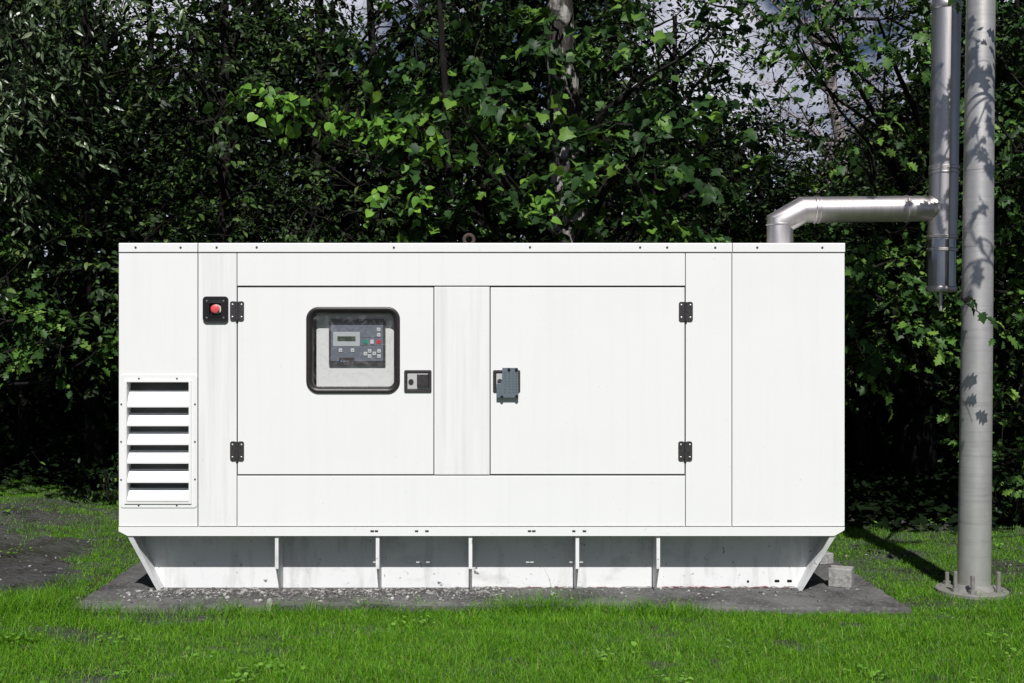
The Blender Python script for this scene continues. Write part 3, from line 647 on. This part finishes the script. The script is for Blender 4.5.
def leaf_mesh(name, pos, fwd, nrm, size, shape, fold=.34, curl=.42):
    out = np.array(SH[shape]); k = len(out)
    L = np.concatenate([[[0, .48]], out]); n = len(pos)
    fwd = fwd/np.linalg.norm(fwd, axis=1, keepdims=True)
    sd_ = np.cross(fwd, nrm); sd_ /= (np.linalg.norm(sd_, axis=1, keepdims=True)+1e-9); up_ = np.cross(sd_, fwd)
    fo = fold*rng.uniform(.2, 1.5, (n, 1)); cu = curl*rng.uniform(-.4, 1.6, (n, 1))
    lx = L[None, :, 0]*rng.uniform(.8, 1.1, (n, 1)); ly = np.repeat(L[None, :, 1], n, 0); lz = fo*np.abs(lx)-cu*ly**2
    V = pos[:, None]+size[:, None, None]*(lx[..., None]*sd_[:, None]+ly[..., None]*fwd[:, None]+lz[..., None]*up_[:, None])
    i = np.arange(k); tri = np.stack([np.zeros(k, int), i+1, (i+1) % k+1], -1)
    Fc = (tri[None]+np.arange(n)[:, None, None]*(k+1)).reshape(-1, 3)
    return quads_mesh(name, V.reshape(-1, 3), Fc)
wx, wy = [], []
for k in range(42):
    cx, cy_ = rng.uniform(-2.6, 3.2), rng.uniform(-1.6, -.4) if rng.random() < .7 else rng.uniform(.4, 2.6)
    if cy_ > 0: cx = rng.choice([rng.uniform(-3.6, -2.2), rng.uniform(2.1, 3.4)])
    m_ = rng.integers(6, 22); wx.append(cx+rng.normal(0, .05, m_)); wy.append(cy_+rng.normal(0, .04, m_))
wx = np.concatenate(wx); wy = np.concatenate(wy); n = len(wx); an = rng.uniform(0, 6.28, n)
pos = np.stack([wx, wy, gheight(wx, wy)+rng.uniform(.02, .045, n)], -1)
o = obj('weeds', leaf_mesh('weeds', pos, np.stack([np.cos(an), np.sin(an), .4+0*an], -1), np.tile([0, 0, 1.], (n, 1))+rng.normal(0, .2, (n, 3)), rng.uniform(.012, .026, n), 'heart'), M['weed']); tag(o, 'small broad-leaved weeds dotted through the lawn', 'weeds', kind='stuff')

# ------------------------------------------------------------ trees
def limb(bm, a, b, r0, r1_, bend=.15, n=7, segs=6):
    a, b = Vector(a), Vector(b); d = b-a; o1 = Vector((random.gauss(0, 1), random.gauss(0, 1), random.gauss(0, .6)))*bend*d.length*.5
    pts = []; rs = []
    for k in range(segs+1):
        t = k/segs; p = a+d*t+o1*math.sin(math.pi*t)+Vector((random.gauss(0, 1), random.gauss(0, 1), random.gauss(0, 1)))*bend*d.length*.05
        if k == 0: p = a
        pts.append(p); rs.append(r0+(r1_-r0)*t)
    tube(bm, pts, rs, n); return pts
def make_tree(name, label, cat, base, lean, height, rad, blobs, leaf, leafm, size, bark, group=None, per=15, twig=.5, droop=.15, upness=1., spread=1., tseg=10, fold=.28):
    """blobs: (centre, radii, number of sprays)"""
    base = Vector(base); T = thing(name, label, cat, group, (0, 0, 0))
    bm = bmesh.new(); topp = base+Vector((lean[0], lean[1], height)); path = []; rs = []
    for k in range(tseg+1):
        t = k/tseg; p = base.lerp(topp, t)+Vector((math.sin(t*5+base.x)*.05, math.cos(t*4+base.y)*.05, 0))*height*.15
        path.append(p); rs.append(rad*(1-.75*t)*(1+.35*math.exp(-t*height/.25)))
    path[0].z -= .15
    tube(bm, path, rs, 14)
    # gnarl the trunk
    for v in bm.verts:
        v.co += Vector((math.sin(v.co.z*9+v.co.x*30), math.sin(v.co.z*7+v.co.y*30+2), 0))*rad*.06
    T.location = (0, 0, 0); smooth(obj('trunk', bm, bark, T))
    bm = bmesh.new(); PP, FF, NN = [], [], []
    for c, r, ns_ in blobs:
        c = Vector(c); r = Vector(r)
        tz = min(.95, max(.12, (c.z-base.z-.35*(c-base).xy.length)/height)); st = path[int(tz*tseg)]
        main = limb(bm, st, c, (rad*.34*(1-.6*tz)+.010)*min(1, .15+ns_/22), .008*min(1, .3+ns_/22), .12, 7)
        hubs = [c]
        for q in range(max(2, ns_//12)):
            d = Vector((random.gauss(0, 1), random.gauss(0, 1), random.gauss(0, 1))).normalized()
            e = c+Vector((d.x*r.x, d.y*r.y, d.z*r.z))*.65; sp = limb(bm, main[random.randint(3, 6)], e, .014, .005, .2, 5, 5); hubs += sp[2:]
        for q in range(ns_):
            d = Vector((random.gauss(0, 1), random.gauss(0, 1), random.gauss(0, 1))).normalized()*random.uniform(.35, 1)**.6
            p = c+Vector((d.x*r.x, d.y*r.y, d.z*r.z))
            dirn = (Vector((d.x, d.y, d.z*.4))*1.0+Vector((random.gauss(0, .5), random.gauss(0, .5)-.15, random.gauss(0, .25)-droop))).normalized()
            Ls = twig*random.uniform(.6, 1.2)
            h = min(hubs, key=lambda a_: (a_-p).length)
            if q % 2 == 0: tube(bm, [h, (h+p)/2+Vector((0, 0, .04)), p, p+dirn*Ls*.9-Vector((0, 0, droop*Ls*.5))], [.006, .005, .004, .0015], 3, False)
            m_ = max(4, int(per*random.uniform(.6, 1.3)))
            sd_ = dirn.cross(Vector((0, 0, 1))).normalized()
            nb = Vector((random.gauss(0, .35), random.gauss(0, .35)-.35, upness)).normalized()
            for k in range(m_):
                t = (k+.5)/m_; s_ = 1 if k % 2 else -1
                pos = p+dirn*Ls*(t-.1)-Vector((0, 0, droop*Ls*t*t))+sd_*s_*.12*size*random.random()+Vector((random.gauss(0, 1), random.gauss(0, 1), random.gauss(0, 1)))*size*.28*spread
                f = dirn*random.uniform(.3, 1)+sd_*s_*random.uniform(.3, 1.1)+Vector((0, 0, random.gauss(-.25, .3)))
                PP.append(pos[:]); FF.append(f[:]); NN.append((nb+Vector((random.gauss(0, .38), random.gauss(0, .38), random.gauss(0, .25))))[:])
    obj('branches', bm, M['darkbark'], T)
    PP = np.array(PP); FF = np.array(FF); NN = np.array(NN)
    if len(PP): obj('foliage', leaf_mesh('foliage', PP, FF, NN, size*rng.uniform(.55, 1.2, len(PP)), leaf, fold), leafm, T)
    return T
def blob(px, py, d, rx, ry, rz, n): return (P(px, py, d), (rx, ry, rz), n)
def gpt(px, d): return (X(px, d), d-CAMD, GZ)

# middle tree with the pale-barked trunk and broad leaves
make_tree('broadleaf_tree', 'tree with thick pale-patched trunk and broad bright leaves directly behind the generator middle', 'tree', gpt(560, 9.2), (.05, .1), 6.5, .19,
    [blob(470, 130, 8.2, .45, .4, .4, 22), blob(625, 165, 8.1, .42, .4, .42, 24), blob(660, 70, 8.7, .75, .5, .5, 28), blob(480, 215, 8.2, .45, .3, .2, 14), blob(430, 40, 9, .8, .5, .5, 28), blob(640, 215, 8.3, .5, .3, .2, 14),
     blob(600, -90, 8.9, 1.2, .9, .6, 50), blob(558, 30, 8.7, .3, .2, .3, 10), blob(700, 150, 9.1, .7, .5, .6, 30), blob(520, -230, 9.4, 1.6, 1.0, .9, 60)],
    'broad', M['maple'], .084, M['bark'], per=15, twig=.42)
make_tree('broadleaf_tree', 'slim young tree with a long branch of bright rounded leaves reaching left above the generator', 'tree', gpt(455, 9.0), (-.1, -.3), 4.6, .05,
    [blob(252+k*15.5, 87+k*3.9+2*math.sin(k), 8.0, .05, .05, .015+.003*k, 3) for k in range(13)] + [blob(500, 105, 8.0, .16, .14, .07, 7), blob(545, 180, 8.0, .16, .14, .12, 6), blob(400, 190, 8.1, .25, .15, .12, 7)],
    'heart', M['bright'], .072, M['darkbark'], per=8, twig=.2, droop=.5)
# left tree with slender silvery leaves
make_tree('slender_leaved_tree', 'tree with narrow silvery leaves hanging in at the upper left corner', 'tree', gpt(-60, 9.0), (.2, -.4), 5.5, .13,
    [blob(20, 40, 8.3, .55, .4, .4, 40), blob(30, 120, 8.4, .45, .4, .4, 32), blob(-20, 190, 8.5, .5, .4, .35, 26), blob(60, -60, 8.3, .9, .6, .5, 60), blob(-120, 60, 8.6, .9, .6, .9, 60), blob(-60, -200, 8.6, 1.2, .8, .8, 60)],
    'slim', M['slim'], .085, M['darkbark'], per=18, twig=.42, droop=.55)
# left oak
make_tree('oak_tree', 'young oak holding a low leafy branch left of the generator louvre', 'tree', gpt(-150, 9.6), (.1, -.2), 4.8, .14,
    [blob(5, 320, 8.2, .30, .28, .2, 18), blob(60, 338, 8.2, .28, .2, .10, 12), blob(92, 350, 8.2, .12, .14, .06, 4), blob(-110, 290, 8.6, .8, .5, .6, 50), blob(-60, 200, 8.9, .8, .5, .5, 40), blob(-200, 100, 9.0, 1.2, .7, .8, 60)],
    'oak', M['oak'], .095, M['darkbark'], per=12, twig=.28)
# right oak, over and round the exhaust
make_tree('oak_tree', 'large oak with lobed leaves behind the exhaust stack and pole', 'tree', gpt(915, 11.0), (.1, -1.4), 6.2, .17,
    [blob(830, 35, 8.3, .4, .4, .28, 20), blob(880, 20, 8.2, .5, .4, .35, 34), blob(860, 135, 8.4, .3, .25, .15, 6), blob(870, 265, 8.1, .35, .3, .16, 18), blob(895, 320, 8.0, .35, .3, .22, 26), blob(865, 355, 7.9, .2, .2, .1, 7), blob(900, 200, 8.7, .5, .4, .4, 18), blob(958, 300, 6.03, .02, .03, .02, 1),
     blob(900, -110, 8.5, 1.2, .8, .6, 80), blob(1000, 60, 8.6, .5, .4, .6, 36), blob(850, -260, 9, 1.5, 1, .8, 60)],
    'oak', M['oak'], .09, M['darkbark'], per=12, twig=.36)
make_tree('oak_tree', 'smaller oak filling the right edge behind the steel pole', 'tree', gpt(1085, 9.0), (-.1, -.1), 5.2, .11,
    [blob(1015, 150, 8.2, .35, .4, .4, 28), blob(1010, 280, 8.2, .35, .4, .45, 34), blob(1020, 400, 8.3, .3, .3, .4, 26), blob(1015, 480, 8.3, .25, .3, .2, 14), blob(1120, 300, 8.4, .7, .6, 1.0, 70), blob(1130, 80, 8.6, .9, .6, .8, 60), blob(1100, -120, 8.7, 1.2, .8, .7, 70)],
    'oak', M['oak'], .085, M['darkbark'], per=12, twig=.34)
# front oak whose boughs hang just above the frame and throw leaf shadows on the pole
make_tree('oak_tree', 'oak standing right of the pole whose low twig of leaves crosses the shaft', 'tree', (4.1, .6, GZ), (-.3, -.2), 4.6, .12,
    [(Vector((2.44, -.36, 3.04)), (.16, .16, .12), 9), (Vector((2.52, -.6, 3.4)), (.2, .2, .2), 9), (Vector((2.52, -1.0, 2.98)), (.12, .15, .10), 5), (Vector((3.7, -.1, 3.9)), (.9, .5, .6), 50), (Vector((4.4, .5, 3.4)), (.9, .7, .8), 60)],
    'oak', M['oak'], .085, M['darkbark'], per=8, twig=.26)
# small-leaved thin trees filling the wood behind; each one its own
spots = [(95, 10.6, 6.6, 'tree with fine dark leaves rising left of the louvre'), (165, 11.6, 4.9, 'thin-stemmed small-leaved tree above the left end of the roof'), (235, 10.4, 6.2, 'small-leaved tree above the narrow corner post of the generator'),
         (310, 11.4, 7, 'slim dark tree behind the tip of the long bright branch'), (375, 10.3, 5.0, 'small-leaved tree behind the long bright branch'), (690, 10.9, 4.2, 'dark small-leaved tree between the middle tree and the exhaust elbow'),
         (760, 11.9, 3.2, 'short small-leaved tree just left of the exhaust elbow'), (20, 11.8, 7, 'dark tree in the gap left of the generator'), (975, 11.2, 6.0, 'dark tree straight behind the steel pole'), (480, 11.8, 7, 'dark tree behind the lifting eye'), (600, 12, 7, 'dark tree behind the thick pale trunk'), (-140, 11.4, 6.5, 'dark small-leaved tree at the far left edge'), (1120, 11.6, 6.5, 'dark small-leaved tree at the far right edge'), (860, 12.4, 3.4, 'low dark tree under the horizontal exhaust pipe'),
         (45, 9.25, 5.0, 'dense dark tree overhanging the shade left of the generator'), (-90, 9.8, 5.4, 'dense dark tree beside the left oak at the frame edge'), (925, 9.9, 3.4, 'dense dark tree closing the wood between exhaust stack and pole'), (1050, 9.6, 5.4, 'dense dark tree closing the wood at the right edge')]
for k, (px, d, h, lab) in enumerate(spots):
    bl = []
    for q in range(12):
        t = (q+.5)/12; zz = (1.45 if d < 10 else .9)+(h-.7)*t; wdt = .95*(1-.25*t)
        bl.append(((X(px, d)+random.gauss(0, .45), d-CAMD-.15+random.gauss(0, .35), zz), (wdt*.75, .55, .42), 34))
    make_tree('small_leaved_tree', lab, 'tree', (X(px, d), d-CAMD+(1.4 if d < 10 else 0), GZ), (random.gauss(0, .2), -1.2 if d < 10 else 0), h, .075 if d > 10 else .05, bl, 'small', M['small'], .062, M['darkbark'], 'small-leaved trees of the wood behind the generator', per=19, twig=.5, droop=.1)
# pale leafless tree seen against the sky
T = thing('bare_tree', 'pale nearly leafless tree showing mauve against the sky above the horizontal exhaust pipe', 'tree')
b0 = Vector(gpt(830, 15)); bm = bmesh.new(); tpt = P(815, -40, 15); tr_ = limb(bm, b0, tpt, .13, .04, .05, 10, 10); smooth(obj('trunk', bm, M['palebark'], T))
bm = bmesh.new(); PP = []
for k in range(34):
    s = tr_[random.randint(4, 10)]; e = s+Vector((random.uniform(-1.3, 1.3), random.uniform(-.8, .8), random.uniform(.2, 1.3))); l = limb(bm, s, e, .03, .008, .2, 5)
    for q in range(9):
        s2_ = l[random.randint(2, 6)]; e2 = s2_+Vector((random.gauss(0, .35), random.gauss(0, .35), random.gauss(.15, .3))); l2 = limb(bm, s2_, e2, .008, .003, .3, 3, 4)
        for z in range(16): PP.append((l2[random.randint(1, 4)]+Vector((random.gauss(0, .06), random.gauss(0, .06), random.gauss(0, .06))))[:])
obj('branches', bm, M['palebark'], T); PP = np.array(PP); n = len(PP)
obj('foliage', leaf_mesh('foliage', PP, rng.normal(0, 1, (n, 3)), rng.normal(0, 1, (n, 3)), rng.uniform(.02, .05, n), 'small'), M['mauve'], T)
# dense wood further back, one mass
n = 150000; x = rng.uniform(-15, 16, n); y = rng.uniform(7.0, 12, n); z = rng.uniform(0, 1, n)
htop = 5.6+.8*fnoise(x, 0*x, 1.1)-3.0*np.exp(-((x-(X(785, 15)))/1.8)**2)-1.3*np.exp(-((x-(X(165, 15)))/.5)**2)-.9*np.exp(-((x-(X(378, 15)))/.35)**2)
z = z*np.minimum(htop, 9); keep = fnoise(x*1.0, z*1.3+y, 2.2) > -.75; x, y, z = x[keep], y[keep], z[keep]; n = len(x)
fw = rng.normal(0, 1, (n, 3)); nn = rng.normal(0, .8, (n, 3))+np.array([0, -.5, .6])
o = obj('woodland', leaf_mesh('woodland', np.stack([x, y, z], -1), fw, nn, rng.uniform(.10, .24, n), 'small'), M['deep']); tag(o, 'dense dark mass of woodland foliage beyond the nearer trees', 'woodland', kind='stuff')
n = 60000; x = rng.uniform(-14, 15, n); y = 3.1-1.1*sm(-1, 1.9, x)+.3*fnoise(x, 0*x, 2.1)+rng.gamma(1.6, 2.2, n)  # near-black leaves laid over the sunlit wood floor; the shade is in their colour
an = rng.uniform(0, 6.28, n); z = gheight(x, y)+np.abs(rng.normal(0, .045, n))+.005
o = obj('shade_leaves', leaf_mesh('shade_leaves', np.stack([x, y, z], -1), np.stack([np.cos(an), np.sin(an), rng.normal(0, .3, n)], -1), np.tile([0, 0, 1.], (n, 1))+rng.normal(0, .35, (n, 3)), rng.uniform(.05, .11, n), 'heart'), M['deep']); tag(o, 'low near-black leaves added as painted shade over the floor under the trees', 'shade_leaves', kind='stuff')
# low shrubs and leaf litter at the wood edge
for k, (px, d, s, lab) in enumerate(((112, 8.9, .5, 'small wispy shrub at the lower left corner of the generator'), (1012, 8.4, .55, 'low shrub at the foot of the wood right of the pole'))):
    T = thing('shrub', lab, 'shrub'); b0 = Vector(gpt(px, d)); bm = bmesh.new(); PP = []
    for q in range(16):
        e = b0+Vector((random.gauss(0, .22), random.gauss(0, .2), random.uniform(.2, s))); l = limb(bm, b0, e, .006, .002, .2, 4)
        for z in range(14): PP.append((l[random.randint(1, 6)]+Vector((random.gauss(0, .05), random.gauss(0, .05), random.gauss(0, .04))))[:])
    obj('stems', bm, M['darkbark'], T); PP = np.array(PP); n = len(PP)
    obj('foliage', leaf_mesh('foliage', PP, rng.normal(0, 1, (n, 3)), rng.normal(0, .5, (n, 3))+np.array([0, 0, 1.]), rng.uniform(.03, .06, n), 'small'), M['maple'], T)
